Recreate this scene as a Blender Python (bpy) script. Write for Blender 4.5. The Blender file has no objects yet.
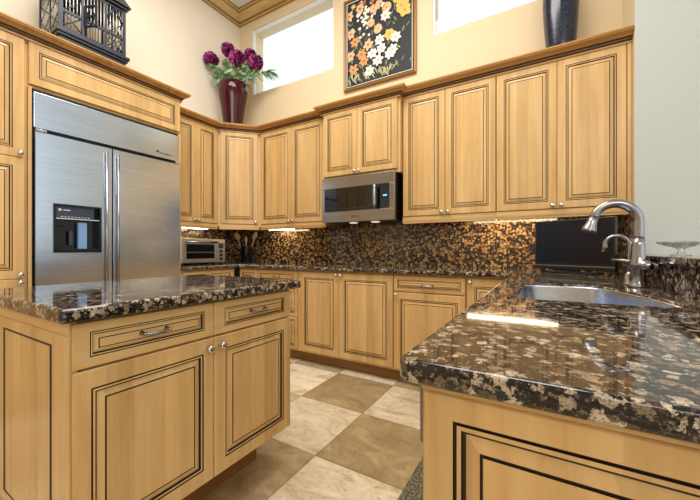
import bpy, math, random
from mathutils import Vector, Matrix
random.seed(7)
PI = math.pi
SC = bpy.context.scene
COL = SC.collection

# ------------------------------------------------------------------ camera
cam_d = bpy.data.cameras.new('camera')
cam = bpy.data.objects.new('camera', cam_d)
COL.objects.link(cam)
cam.location = (0, 0, 1.066)
cam.rotation_euler = (PI / 2, 0, math.radians(30.57))
cam_d.sensor_fit = 'HORIZONTAL'
cam_d.sensor_width = 36
cam_d.lens = 36 * 328.4 / 700
cam_d.clip_start = 0.02
SC.camera = cam

# ------------------------------------------------------------------ world, light, exposure
W = bpy.data.worlds.new('daylight')
SC.world = W
W.use_nodes = True
bg = W.node_tree.nodes['Background']
bg.inputs[0].default_value = (0.96, 0.985, 1.0, 1)
bg.inputs[1].default_value = 1.25


def area(name, loc, target, sx, sy, power, color):
    l = bpy.data.lights.new(name, 'AREA')
    l.shape = 'RECTANGLE'
    l.size, l.size_y, l.energy, l.color = sx, sy, power, color
    o = bpy.data.objects.new(name, l)
    COL.objects.link(o)
    o.location = loc
    o.rotation_euler = (Vector(target) - Vector(loc)).to_track_quat('-Z', 'Y').to_euler()
    return o


area('daylight_from_the_room_behind', (1.6, -2.6, 3.6), (-1.4, 2.4, 1.0), 3.0, 1.6, 72, (1.0, 0.98, 0.95))
area('added_overhead_fill', (-1.3, 1.0, 4.08), (-1.3, 1.0, 0), 2.4, 1.6, 128, (1.0, 0.96, 0.90))  # unseen fill lamp, added to brighten the kitchen from above
SC.view_settings.view_transform = 'Standard'
SC.view_settings.look = 'None'
SC.view_settings.gamma = 1.0
SC.view_settings.use_curve_mapping = False
SC.view_settings.exposure = 0.0
SC.cycles.max_bounces = 10
SC.cycles.caustics_reflective = False
SC.cycles.caustics_refractive = False


# ------------------------------------------------------------------ materials
def lin(c):
    def f(v):
        v /= 255.0
        return v / 12.92 if v <= 0.04045 else ((v + 0.055) / 1.055) ** 2.4
    return (f(c[0]), f(c[1]), f(c[2]), 1)


def mat(name, rgb=(200, 200, 200), rough=0.5, metal=0.0, spec=0.5, coat=0.0):
    m = bpy.data.materials.new(name)
    m.use_nodes = True
    b = m.node_tree.nodes['Principled BSDF']
    b.inputs['Base Color'].default_value = lin(rgb)
    b.inputs['Roughness'].default_value = rough
    b.inputs['Metallic'].default_value = metal
    b.inputs['Specular IOR Level'].default_value = spec
    if coat:
        b.inputs['Coat Weight'].default_value = coat
        b.inputs['Coat Roughness'].default_value = 0.08
    return m


class NT:
    def __init__(s, m):
        s.t = m.node_tree
        s.b = s.t.nodes['Principled BSDF']

    def n(s, kind, **kw):
        x = s.t.nodes.new(kind)
        for k, v in kw.items():
            setattr(x, k, v)
        return x

    def l(s, a, b):
        s.t.links.new(a, b)

    def val(s, sock, v):
        if hasattr(v, 'links') or hasattr(v, 'is_linked'):
            s.l(v, sock)
        else:
            sock.default_value = v

    def math(s, op, a, b=0.0):
        x = s.n('ShaderNodeMath', operation=op)
        s.val(x.inputs[0], a)
        s.val(x.inputs[1], b)
        return x.outputs[0]

    def mapping(s, scale, vec=None, loc=None):
        if vec is None:
            vec = s.n('ShaderNodeTexCoord').outputs['Object']
        mp = s.n('ShaderNodeMapping')
        s.l(vec, mp.inputs[0])
        mp.inputs['Scale'].default_value = scale
        if loc is not None:
            s.val(mp.inputs['Location'], loc)
        return mp.outputs[0]

    def noise(s, vec, scale=1.0, detail=4, rough=0.55, dist=0.0):
        x = s.n('ShaderNodeTexNoise')
        s.l(vec, x.inputs['Vector'])
        x.inputs['Scale'].default_value = scale
        x.inputs['Detail'].default_value = detail
        x.inputs['Roughness'].default_value = rough
        x.inputs['Distortion'].default_value = dist
        return x.outputs['Fac']

    def ramp(s, fac, stops, interp='LINEAR'):
        x = s.n('ShaderNodeValToRGB')
        x.color_ramp.interpolation = interp
        e = x.color_ramp.elements
        while len(e) < len(stops):
            e.new(0.5)
        for k, (p, c) in enumerate(stops):
            e[k].position = p
            e[k].color = c if len(c) == 4 else lin(c)
        s.l(fac, x.inputs[0])
        return x.outputs[0]

    def mix(s, fac, a, b, mode='MIX'):
        x = s.n('ShaderNodeMix', data_type='RGBA', blend_type=mode)
        s.val(x.inputs[0], fac)
        s.val(x.inputs[6], a)
        s.val(x.inputs[7], b)
        return x.outputs[2]

    def bump(s, h, strength, dist=0.01):
        x = s.n('ShaderNodeBump')
        x.inputs['Strength'].default_value = strength
        x.inputs['Distance'].default_value = dist
        s.l(h, x.inputs['Height'])
        s.l(x.outputs[0], s.b.inputs['Normal'])


def wood(name, axis, light, mid, dark, rough=0.32):
    m = mat(name, mid, rough, 0, 0.4)
    t = NT(m)
    oc = t.n('ShaderNodeTexCoord').outputs['Object']
    rnd = t.n('ShaderNodeObjectInfo').outputs['Random']
    off = t.n('ShaderNodeCombineXYZ')
    r10 = t.math('MULTIPLY', rnd, 13.0)
    for k in range(3):
        t.l(r10, off.inputs[k])
    sc = [26.0, 26.0, 26.0]
    sc['XYZ'.index(axis)] = 1.6
    v = t.mapping(sc, oc, off.outputs[0])
    g = t.noise(v, 1.0, 6, 0.62, 0.25)
    sc2 = [7.0, 7.0, 7.0]
    sc2['XYZ'.index(axis)] = 1.1
    g2 = t.noise(t.mapping(sc2, oc, off.outputs[0]), 1.0, 3, 0.5, 0.6)
    s = t.math('ADD', t.math('MULTIPLY', g, 0.6), t.math('MULTIPLY', g2, 0.4))
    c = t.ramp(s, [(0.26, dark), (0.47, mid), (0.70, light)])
    # glued boards, each with a tone of its own
    sep = t.n('ShaderNodeSeparateXYZ')
    t.l(oc, sep.inputs[0])
    across = sep.outputs['Z'] if axis == 'X' else sep.outputs['X']
    across = t.math('ADD', across, sep.outputs['Y']) if axis == 'Z' else across
    idx = t.math('FLOOR', t.math('ADD', t.math('DIVIDE', across, 0.075), r10))
    wn = t.n('ShaderNodeTexWhiteNoise', noise_dimensions='1D')
    t.l(idx, wn.inputs['W'])
    tone = t.math('ADD', t.math('MULTIPLY', wn.outputs['Value'], 0.16), 0.90)
    tone = t.math('ADD', tone, t.math('MULTIPLY', t.math('SUBTRACT', rnd, 0.5), 0.05))
    cc = t.n('ShaderNodeCombineColor')
    for k in range(3):
        t.l(tone, cc.inputs[k])
    c = t.mix(1.0, c, cc.outputs[0], 'MULTIPLY')
    t.l(c, t.b.inputs['Base Color'])
    t.bump(g, 0.04, 0.002)
    return m


M = {}
WL, WM, WD = (223, 189, 134), (208, 169, 111), (186, 142, 85)
M['wood'] = wood('honey_maple', 'Z', WL, WM, WD)
M['wood_h'] = wood('honey_maple_across', 'X', WL, WM, WD)
M['wood_y'] = wood('honey_maple_along', 'Y', WL, WM, WD)
M['crown'] = wood('amber_maple_moulding', 'X', (204, 158, 94), (186, 138, 76), (152, 106, 54))
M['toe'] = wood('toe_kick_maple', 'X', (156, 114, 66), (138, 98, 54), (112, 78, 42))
M['glaze'] = mat('dark_glaze', (36, 22, 12), 0.55)
M['chrome'] = mat('polished_nickel', (205, 205, 208), 0.16, 1.0)
M['nickel'] = mat('brushed_nickel', (160, 160, 164), 0.2, 1.0)
M['black'] = mat('black_plastic', (14, 15, 18), 0.3)
M['blackglass'] = mat('black_glass', (8, 9, 13), 0.06, 0, 0.6)
M['rubber'] = mat('dark_rubber', (22, 22, 24), 0.7)
M['whitepaint'] = mat('white_paint', (238, 238, 234), 0.5)
M['label'] = mat('pale_print', (200, 206, 214), 0.5)
M['blueish'] = mat('blue_tinted_clear_plastic', (120, 160, 205), 0.15)
M['dwsteel'] = mat('grey_painted_door_edge', (128, 126, 118), 0.45, 0.3)


def brushed(name, rgb, rough, axis):
    m = mat(name, rgb, rough, 1.0)
    t = NT(m)
    sc = [130.0, 130.0, 130.0]
    sc['XYZ'.index(axis)] = 2.0
    n = t.noise(t.mapping(sc), 1.0, 2)
    r = t.math('ADD', t.math('MULTIPLY', n, 0.06), rough - 0.03)
    t.l(r, t.b.inputs['Roughness'])
    c = t.ramp(n, [(0.3, tuple(int(v * 0.93) for v in rgb)), (0.7, rgb)])
    t.l(c, t.b.inputs['Base Color'])
    return m


M['steel'] = brushed('brushed_stainless', (214, 228, 246), 0.24, 'X')
M['mwsteel'] = brushed('warm_dark_stainless', (158, 152, 148), 0.26, 'X')
M['sinksteel'] = brushed('satin_sink_steel', (194, 201, 216), 0.22, 'Y')


def granite(name, scale, pale, tan, brown, rough):
    m = mat(name, brown, rough, 0, 0.55)
    t = NT(m)
    oc = t.n('ShaderNodeTexCoord').outputs['Object']
    nz = t.n('ShaderNodeTexNoise')
    t.l(oc, nz.inputs['Vector'])
    nz.inputs['Scale'].default_value = 55
    nz.inputs['Detail'].default_value = 3
    dv = t.n('ShaderNodeVectorMath', operation='MULTIPLY_ADD')
    t.l(nz.outputs['Color'], dv.inputs[0])
    dv.inputs[1].default_value = (0.026, 0.026, 0.026)
    t.l(oc, dv.inputs[2])
    vo = t.n('ShaderNodeTexVoronoi')
    t.l(dv.outputs[0], vo.inputs['Vector'])
    vo.inputs['Scale'].default_value = scale
    vo.inputs['Randomness'].default_value = 0.95
    sepc = t.n('ShaderNodeSeparateColor')
    t.l(vo.outputs['Color'], sepc.inputs[0])
    # each blob: its own size and tone
    rad = t.math('ADD', t.math('MULTIPLY', sepc.outputs[0], 0.44), 0.25)
    edge = t.math('SUBTRACT', rad, vo.outputs['Distance'])
    fine = t.noise(oc, 170, 4, 0.75)
    edge = t.math('ADD', edge, t.math('MULTIPLY', t.math('SUBTRACT', fine, 0.5), 1.55))
    mask = t.ramp(edge, [(0.0, (0, 0, 0, 1)), (0.06, (1, 1, 1, 1))])
    body = t.ramp(sepc.outputs[1], [(0.0, brown), (0.45, tan), (1.0, pale)])
    fleck = t.ramp(t.noise(oc, 330, 3, 0.7), [(0.38, (60, 54, 50)), (0.52, (255, 255, 255))])
    body = t.mix(0.75, body, fleck, 'MULTIPLY')
    ground = t.ramp(t.noise(oc, 150, 3, 0.7), [(0.42, (10, 10, 13)), (0.56, (30, 27, 27)), (0.66, (110, 94, 80))])
    c = t.mix(mask, ground, body)
    t.l(c, t.b.inputs['Base Color'])
    return m


M['granite'] = granite('polished_brown_granite', 58, (202, 186, 164), (146, 124, 100), (76, 60, 48), 0.05)
M['splash'] = granite('lamp_gold_tinted_granite', 42, (226, 192, 136), (186, 142, 88), (112, 78, 48), 0.12)  # counter granite again, warm lamp light put into its gold tones


def travertine():
    m = mat('travertine_tile', (215, 195, 160), 0.35)
    t = NT(m)
    oc = t.n('ShaderNodeTexCoord').outputs['Object']
    sep = t.n('ShaderNodeSeparateXYZ')
    t.l(oc, sep.inputs[0])
    fx = t.math('DIVIDE', t.math('ADD', sep.outputs[0], 1.02 + 0.508 * 20), 0.508)
    fy = t.math('DIVIDE', t.math('ADD', sep.outputs[1], -1.375 + 0.511 * 20), 0.511)
    ix, iy = t.math('FLOOR', fx), t.math('FLOOR', fy)
    par = t.math('MODULO', t.math('ADD', ix, iy), 2.0)
    idv = t.n('ShaderNodeCombineXYZ')
    t.l(ix, idv.inputs[0])
    t.l(iy, idv.inputs[1])
    wn = t.n('ShaderNodeTexWhiteNoise', noise_dimensions='2D')
    t.l(idv.outputs[0], wn.inputs['Vector'])
    tone = t.math('ADD', t.math('MULTIPLY', par, 0.62), t.math('MULTIPLY', wn.outputs['Value'], 0.38))
    offv = t.n('ShaderNodeVectorMath', operation='MULTIPLY_ADD')
    t.l(wn.outputs['Color'], offv.inputs[0])
    offv.inputs[1].default_value = (9, 9, 9)
    t.l(oc, offv.inputs[2])
    vein = t.noise(t.mapping((5, 8, 5), offv.outputs[0]), 1.0, 10, 0.74, 0.7)
    lightc = t.ramp(vein, [(0.36, (196, 174, 138)), (0.46, (230, 214, 184)), (0.60, (246, 238, 218))])
    darkc = t.ramp(vein, [(0.34, (136, 114, 80)), (0.52, (164, 142, 104)), (0.7, (190, 168, 128))])
    c = t.mix(tone, darkc, lightc)
    pit = t.ramp(t.noise(t.mapping((40, 60, 40), offv.outputs[0]), 1.0, 3, 0.7), [(0.30, (120, 98, 70)), (0.38, (255, 255, 255))])
    c = t.mix(0.55, c, pit, 'MULTIPLY')
    gx = t.math('ABSOLUTE', t.math('SUBTRACT', t.math('FRACT', fx), 0.5))
    gy = t.math('ABSOLUTE', t.math('SUBTRACT', t.math('FRACT', fy), 0.5))
    g = t.math('GREATER_THAN', t.math('MAXIMUM', gx, gy), 0.4963)
    c = t.mix(g, c, lin((92, 74, 52)))
    t.l(c, t.b.inputs['Base Color'])
    h = t.math('SUBTRACT', 1.0, g)
    t.bump(h, 0.3, 0.003)
    return m


M['floor'] = travertine()


def plaster(name, rgb):
    m = mat(name, rgb, 0.85, 0, 0.2)
    t = NT(m)
    n = t.noise(t.mapping((60, 60, 60)), 1.0, 3)
    t.bump(n, 0.05, 0.003)
    return m


M['yellow'] = plaster('warm_cream_paint', (227, 208, 174))
M['cream'] = plaster('pale_cream_paint', (234, 223, 203))
M['grey'] = plaster('cool_grey_paint', (193, 199, 196))
M['ceil'] = plaster('ceiling_white', (232, 232, 230))
M['trim'] = wood('gilded_cream_moulding', 'X', (226, 200, 142), (208, 178, 116), (176, 142, 80), 0.4)


def emit(name, rgb, strength):
    m = bpy.data.materials.new(name)
    m.use_nodes = True
    b = m.node_tree.nodes['Principled BSDF']
    b.inputs['Base Color'].default_value = lin(rgb)
    b.inputs['Emission Color'].default_value = lin(rgb)
    b.inputs['Emission Strength'].default_value = strength
    return m


M['warmlamp'] = emit('warm_lamp_diffuser', (255, 228, 185), 24.0)
M['hoodlamp'] = emit('cooktop_lamp_lens', (255, 232, 200), 0.8)
M['display'] = emit('blue_clock_display', (90, 170, 255), 1.2)


def clear_pane(name, tint, shine, solid=None):
    m = bpy.data.materials.new(name)
    m.use_nodes = True
    nt = m.node_tree
    nt.nodes.remove(nt.nodes['Principled BSDF'])
    out = nt.nodes['Material Output']
    tr = nt.nodes.new('ShaderNodeBsdfTransparent')
    tr.inputs[0].default_value = tint
    gl = nt.nodes.new('ShaderNodeBsdfGlossy')
    gl.inputs['Roughness'].default_value = 0.03
    mx = nt.nodes.new('ShaderNodeMixShader')
    lw = nt.nodes.new('ShaderNodeLayerWeight')
    lw.inputs[0].default_value = shine
    nt.links.new(lw.outputs['Facing'], mx.inputs[0])
    nt.links.new(tr.outputs[0], mx.inputs[1])
    nt.links.new(gl.outputs[0], mx.inputs[2])
    nt.links.new(mx.outputs[0], out.inputs[0])
    return m


M['pane'] = clear_pane('window_glass', (0.97, 0.99, 1, 1), 0.06)
M['dishglass'] = clear_pane('clear_dish_glass', (0.93, 0.95, 0.97, 1), 0.4)


# ------------------------------------------------------------------ mesh builder
class MB:
    def __init__(s):
        s.v, s.f, s.m, s.sm = [], [], [], []

    def face(s, idx, mi=0, smooth=False):
        s.f.append(tuple(idx)); s.m.append(mi); s.sm.append(smooth)

    def box(s, x0, y0, z0, x1, y1, z1, mi=0):
        x0, x1 = min(x0, x1), max(x0, x1)
        y0, y1 = min(y0, y1), max(y0, y1)
        z0, z1 = min(z0, z1), max(z0, z1)
        b = len(s.v)
        s.v += [(x0, y0, z0), (x1, y0, z0), (x1, y1, z0), (x0, y1, z0), (x0, y0, z1), (x1, y0, z1), (x1, y1, z1), (x0, y1, z1)]
        for q in ((0, 3, 2, 1), (4, 5, 6, 7), (0, 1, 5, 4), (1, 2, 6, 5), (2, 3, 7, 6), (3, 0, 4, 7)):
            s.face([b + i for i in q], mi)
        return s

    def prism(s, pts, z0, z1, mi=0):          # plan polygon (counter-clockwise) raised from z0 to z1
        b, n = len(s.v), len(pts)
        s.v += [(p[0], p[1], z0) for p in pts] + [(p[0], p[1], z1) for p in pts]
        s.face([b + i for i in reversed(range(n))], mi)
        s.face([b + n + i for i in range(n)], mi)
        for i in range(n):
            j = (i + 1) % n
            s.face((b + i, b + j, b + n + j, b + n + i), mi)
        return s

    def loops(s, rings, mats, smooth=False, cap0=True, cap1=True):   # rings: equal-length closed loops of points
        b = len(s.v); n = len(rings[0])
        for r in rings:
            s.v += [tuple(p) for p in r]
        for k in range(len(rings) - 1):
            mi = mats[k] if isinstance(mats, (list, tuple)) else mats
            for i in range(n):
                j = (i + 1) % n
                s.face((b + k * n + i, b + k * n + j, b + (k + 1) * n + j, b + (k + 1) * n + i), mi, smooth)
        m0 = mats[0] if isinstance(mats, (list, tuple)) else mats
        m1 = mats[-1] if isinstance(mats, (list, tuple)) else mats
        if cap0: s.face([b + i for i in reversed(range(n))], m0)
        if cap1: s.face([b + (len(rings) - 1) * n + i for i in range(n)], m1)
        return s

    def lathe(s, prof, c=(0, 0, 0), n=24, mi=0, axis='Z', sx=1, sy=1):   # prof: (radius, height)
        rings = []
        for r, h in prof:
            ring = []
            for i in range(n):
                a = 2 * PI * i / n
                p = (max(r, 1e-4) * math.cos(a) * sx, max(r, 1e-4) * math.sin(a) * sy, h)
                if axis == 'Y': p = (p[0], -h, p[1])          # comes out towards -y
                ring.append((c[0] + p[0], c[1] + p[1], c[2] + p[2]))
            rings.append(ring)
        return s.loops(rings, mi, True)

    def tube(s, pts, r, n=12, mi=0):
        pts = [Vector(p) for p in pts]
        rr = r if isinstance(r, (list, tuple)) else [r] * len(pts)
        up = Vector((0.123, 0.31, 0.94)); rings = []
        u = None
        for k, p in enumerate(pts):
            d = (pts[min(k + 1, len(pts) - 1)] - pts[max(k - 1, 0)]).normalized()
            if u is None:
                u = d.cross(up)
                if u.length < 0.1: u = d.cross(Vector((1, 0, 0)))
            u = (u - d * u.dot(d)).normalized()
            w = d.cross(u)
            rings.append([p + (u * math.cos(2 * PI * i / n) + w * math.sin(2 * PI * i / n)) * rr[k] for i in range(n)])
        return s.loops(rings, mi, True)

    def sweep(s, path, prof, side, z, mats):  # moulding: prof (out, up) carried along a plan path with mitred corners
        P = [Vector(p) for p in path]; n = len(P); rings = []
        nor = []
        for k in range(n - 1):
            d = (P[k + 1] - P[k]).normalized()
            nor.append(Vector((-d.y, d.x)) * side)
        for k in range(n):
            if k == 0: m = nor[0]
            elif k == n - 1: m = nor[-1]
            else:
                m = nor[k - 1] + nor[k]
                m = m / (m.dot(nor[k]))
            rings.append([(P[k].x + m.x * o, P[k].y + m.y * o, z + h) for o, h in prof])
        b = len(s.v); q = len(prof)
        for r in rings: s.v += r
        for k in range(n - 1):
            for i in range(q):
                j = (i + 1) % q
                f = (b + k * q + i, b + k * q + j, b + (k + 1) * q + j, b + (k + 1) * q + i)
                s.face(f if side < 0 else f[::-1], mats[i] if i < len(mats) else 0)
        e0 = [b + i for i in range(q)]; e1 = [b + (n - 1) * q + i for i in range(q)]
        s.face(e0[::-1] if side < 0 else e0); s.face(e1 if side < 0 else e1[::-1])
        return s

    def build(s, name, mats, parent=None, bevel=0, loc=None, rot=None, seg=2):
        me = bpy.data.meshes.new(name)
        me.from_pydata(s.v, [], s.f)
        for k in (mats if isinstance(mats, (list, tuple)) else [mats]):
            me.materials.append(M[k] if isinstance(k, str) else k)
        for p, mi, sm in zip(me.polygons, s.m, s.sm):
            p.material_index = mi; p.use_smooth = sm
        me.update()
        import bmesh
        bm = bmesh.new(); bm.from_mesh(me)
        bmesh.ops.recalc_face_normals(bm, faces=bm.faces)
        bm.to_mesh(me); bm.free()
        o = bpy.data.objects.new(name, me)
        COL.objects.link(o)
        if parent: o.parent = parent
        if loc: o.location = loc
        if rot: o.rotation_euler = rot
        if bevel:
            bv = o.modifiers.new('bevel', 'BEVEL')
            bv.width = bevel; bv.segments = seg; bv.limit_method = 'ANGLE'; bv.angle_limit = math.radians(40)
            bv.harden_normals = False
        return o


def thing(name, label, cat, loc=(0, 0, 0), rz=0.0, group=None):
    o = bpy.data.objects.new(name, None)
    o.empty_display_size = 0.1
    COL.objects.link(o)
    o.location = loc; o.rotation_euler = (0, 0, rz)
    return tag(o, label, cat, group)


def tag(o, label, cat, group=None):
    o['label'] = label; o['category'] = cat
    if group: o['group'] = group
    return o


def struct(o):
    o['kind'] = 'structure'
    return o


def text_mesh(name, body, size, mi, parent, loc, rot, extrude=0.0006):
    cu = bpy.data.curves.new(name, 'FONT')
    cu.body = body; cu.size = size; cu.extrude = extrude; cu.align_x = 'CENTER'; cu.align_y = 'CENTER'
    t = bpy.data.objects.new(name + '_src', cu)
    COL.objects.link(t)
    dg = bpy.context.evaluated_depsgraph_get()
    me = bpy.data.meshes.new_from_object(t.evaluated_get(dg))
    bpy.data.objects.remove(t)
    me.materials.clear(); me.materials.append(M[mi])
    o = bpy.data.objects.new(name, me)
    COL.objects.link(o)
    o.parent = parent; o.location = loc; o.rotation_euler = rot
    return o


# ------------------------------------------------------------------ the room
XW, YW, ZC = -3.49, 3.02, 4.165
XR = 0.485                       # the alcove's right side
YA = 2.65                        # where the grey wall starts
b = MB(); b.box(XW - 0.2, -4.0, -0.1, 4.6, YW + 0.2, 0)
struct(b.build('floor', 'floor'))
b = MB(); b.box(XW - 0.2, -4.0, ZC, 4.6, YW + 0.2, ZC + 0.1)
struct(b.build('ceiling', 'ceil'))
b = MB(); b.box(XW - 0.12, -4.0, 0, XW, YW + 0.2, ZC)
struct(b.build('wall_left', 'cream'))
b = MB(); b.box(XW - 0.2, -4.12, 0, 4.6, -4.0, ZC)
struct(b.build('wall_front', 'cream'))
WIN = [(-3.26, -1.99), (-0.894, 0.40)]
WZ0, WZ1 = 3.062, 3.91
b = MB()
b.box(XW, YW, 0, XR, YW + 0.2, WZ0)
b.box(XW, YW, WZ1, XR, YW + 0.2, ZC)
xs = [XW] + [x for w in WIN for x in w] + [XR]
for k in range(0, len(xs), 2):
    b.box(xs[k], YW, WZ0, xs[k + 1], YW + 0.2, WZ1)
struct(b.build('wall_back', 'yellow'))
b = MB(); b.box(XR, YA, 0, XR + 0.01, YW + 0.2, ZC)
b.box(XR + 0.01, YA, 0, 3.6, YW + 0.2, ZC, 1)
for i, f in enumerate(b.f):
    pass
ow = struct(b.build('wall_right', ['yellow', 'grey']))
for p in ow.data.polygons:       # the kitchen side is cream, the face towards the living room is grey
    if p.normal.y < -0.9: p.material_index = 1

for k, (x0, x1) in enumerate(WIN):
    root = thing('window_%d' % (k + 1), '', '', (0, 0, 0))
    del root['label']; del root['category']
    struct(root)
    f = MB(); t = 0.018
    y0, y1 = YW + 0.012, YW + 0.05
    f.box(x0, y0, WZ0, x1, y1, WZ0 + t); f.box(x0, y0, WZ1 - t, x1, y1, WZ1)
    f.box(x0, y0, WZ0 + t, x0 + t, y1, WZ1 - t); f.box(x1 - t, y0, WZ0 + t, x1, y1, WZ1 - t)
    f.build('window_frame', 'whitepaint', root)
    MB().box(x0 + t, y0 + 0.012, WZ0 + t, x1 - t, y0 + 0.018, WZ1 - t).build('window_pane', 'pane', root)

PROF = [(0, 0), (0.012, 0), (0.016, 0.012), (0.03, 0.02), (0.034, 0.045), (0.06, 0.07), (0.09, 0.09), (0.1, 0.105), (0.1, 0.12), (0.125, 0.128), (0.125, 0.1449), (0, 0.1449)]
b = MB(); b.sweep([(XW, -4.0), (XW, YW), (XR, YW)], PROF, -1, 4.02, [0, 1, 0, 1, 0, 0, 0, 1, 0, 1, 0, 0])
M['trimline'] = mat('antiqued_gold_line', (138, 108, 60), 0.5)
struct(b.build('trim_1', ['trim', 'trimline']))

# ------------------------------------------------------------------ cabinet parts
def door_rings(x0, z0, x1, z1, F, Fz=None, flat=False, th=0.02):
    """raised panel front: frame, two glazed quirks round a bead, bevelled field with a glazed line; front face at y=0"""
    Fz = F if Fz is None else Fz
    if flat:
        spec = [(0, 0, th, 0), (0, 0, 0.003, 0), (0.003, 0.003, 0, 0), (F, Fz, 0, 1), (F + .001, Fz + .001, .0014, 1), (F + .017, Fz + .006, .0014, 1), (F + .018, Fz + .007, .0004, 0)]
    else:
        spec = [(0, 0, th, 0), (0, 0, .003, 0), (.003, .003, 0, 0), (F, Fz, 0, 1), (F + .0008, Fz + .0008, .005, 1), (F + .0042, Fz + .0042, .005, 1), (F + .005, Fz + .005, .001, 0),
                (F + .0105, Fz + .0105, .001, 1), (F + .0115, Fz + .0115, .007, 1), (F + .016, Fz + .016, .007, 0),
                (F + .034, Fz + .034, .0015, 1), (F + .0345, Fz + .0345, .004, 1), (F + .0378, Fz + .0378, .004, 1), (F + .0383, Fz + .0383, .0005, 0)]
    rings, mats = [], []
    k = 0.62 if z1 - z0 < 0.2 else 1.0            # slim drawer fronts carry a narrower moulding
    for ix, iz, y, mi in spec:
        if ix > F: ix, iz = F + (ix - F) * k, Fz + (iz - Fz) * k
        rings.append([(x0 + ix, y, z0 + iz), (x1 - ix, y, z0 + iz), (x1 - ix, y, z1 - iz), (x0 + ix, y, z1 - iz)])
        mats.append(mi)
    mb = MB()
    mb.loops(rings, mats[:-1] + [0], cap0=True, cap1=False)
    bb = len(mb.v) - 4
    mb.face((bb, bb + 1, bb + 2, bb + 3), 0)
    return mb


def knob(parent, x, z):
    mb = MB()
    mb.lathe([(0.001, 0), (0.0085, 0), (0.0085, 0.002), (0.0055, 0.005), (0.005, 0.012), (0.009, 0.015), (0.0145, 0.019), (0.0155, 0.023), (0.013, 0.027), (0.007, 0.0295), (0.001, 0.030)], (x, 0, z), 20, 0, 'Y')
    return mb.build('knob', 'chrome', parent)


def pull(parent, x, z, half=0.048):
    mb = MB()
    pts = []
    for i in range(13):
        a = -1 + 2 * i / 12
        pts.append((x + half * a, -0.026 + 0.006 * a * a, z - 0.004 * (1 - a * a)))
    mb.tube(pts, [0.0036 + 0.0022 * (1 - abs(-1 + 2 * i / 12)) for i in range(13)], 10)
    for sgn in (-1, 1):
        mb.lathe([(0.001, 0), (0.008, 0), (0.0075, 0.003), (0.0045, 0.006), (0.0045, 0.02), (0.0062, 0.023), (0.001, 0.027)], (x + sgn * half * 0.93, 0, z), 12, 0, 'Y')
    return mb.build('handle', 'nickel', parent)


def front(root, kind, x0, z0, x1, z1, F=0.052, Fz=None, kn=None, pl=None, g=0.0015, flat=False):
    mb = door_rings(x0 + g, z0 + g, x1 - g, z1 - g, F, Fz, flat)
    o = mb.build(kind, ['wood_h' if kind == 'drawer' else 'wood', 'glaze'], root)
    if kn: knob(o, *kn)
    if pl: pull(o, *pl)
    return o


def carcass(root, x0, z0, x1, z1, depth, y0=0.02, mats='wood', name='carcass'):
    return MB().box(x0, y0, z0, x1, depth, z1).build(name, mats, root, 0.0015)


def upper(label, x, y, rz, width, doors, z0=1.33, z1=2.40, depth=0.305, rail=True, group=None, dz0=1.357, dz1=2.395):
    r = thing('wall_cabinet', label, 'cabinet', (x, y, z0), rz, group)
    carcass(r, 0.001, 0, width - 0.001, z1 - z0, depth)
    for (a, c, kx) in doors:
        front(r, 'door', a, dz0 - z0, c, dz1 - z0, 0.05, None, (kx, dz0 - z0 + 0.022))
    if rail:
        mb = MB(); mb.box(0.001, 0.006, 1.295 - z0, width - 0.001, 0.026, 0.024); mb.box(0.001, 0.002, 1.312 - z0, width - 0.001, 0.006, 1.335 - z0)
        mb.build('light_rail', 'wood_h', r, 0.002)
    return r


UD = YW - 2.715 - 0.001
# right-hand run on the back wall
upper('maple wall cabinet with two doors just right of the microwave', -1.07, 2.715, 0, 0.756, [(0.004, 0.371, 0.345), (0.371, 0.754, 0.397)], depth=UD)
r = upper('widest maple wall cabinet above the black television, beside the grey wall', -0.314, 2.715, 0, 0.797, [(0.002, 0.392, 0.366), (0.392, 0.772, 0.418)], depth=UD)
MB().box(0.774, -0.002, 0.0, 0.796, 0.02, 1.066).build('filler_strip', 'wood', r, 0.002)
# over the microwave
r = thing('wall_cabinet', 'short maple cabinet standing proud directly above the microwave', 'cabinet', (-1.89, 2.65, 1.745))
carcass(r, 0.001, 0, 0.819, 0.655, YW - 2.65 - 0.001)
front(r, 'door', 0.018, 0.03, 0.40, 0.65, 0.05, None, (0.376, 0.052))
front(r, 'door', 0.40, 0.03, 0.797, 0.65, 0.05, None, (0.424, 0.052))
# left of the microwave
upper('maple wall cabinet with two doors just left of the microwave', -2.80, 2.715, 0, 0.909, [(0.004, 0.46, 0.434), (0.46, 0.889, 0.486)], depth=UD)
# the angled corner cabinet
r = thing('wall_cabinet', 'angled corner wall cabinet with one door under the burgundy vase', 'cabinet', (-3.11, 2.393, 1.33), math.atan2(0.322, 0.31))
L = math.hypot(0.31, 0.322)
ca, sa = math.cos(math.atan2(0.322, 0.31)), math.sin(math.atan2(0.322, 0.31))


def tolocal(p):
    dx, dy = p[0] + 3.11, p[1] - 2.393
    return (dx * ca + dy * sa, -dx * sa + dy * ca)


pl = [tolocal(p) for p in ((-3.127, 2.410), (-2.815, 2.732), (-2.802, 2.735), (-2.802, YW - 0.001), (XW + 0.001, YW - 0.001), (XW + 0.001, 2.395), (-3.127, 2.395))]
MB().prism(pl, 0, 1.07).build('carcass', 'wood', r)
front(r, 'door', 0.022, 0.027, L - 0.022, 1.065, 0.05, None, (L - 0.05, 0.05))
MB().box(0.008, 0.006, -0.035, L - 0.008, 0.026, 0.024).build('light_rail', 'wood_h', r, 0.002)
# left wall, beside the refrigerator
upper('maple wall cabinet with two narrow doors above the toaster oven', -3.11, 1.806, PI / 2, 0.585, [(0.006, 0.318, 0.296), (0.318, 0.581, 0.342)], depth=-XW - 3.11 - 0.001)

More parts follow.
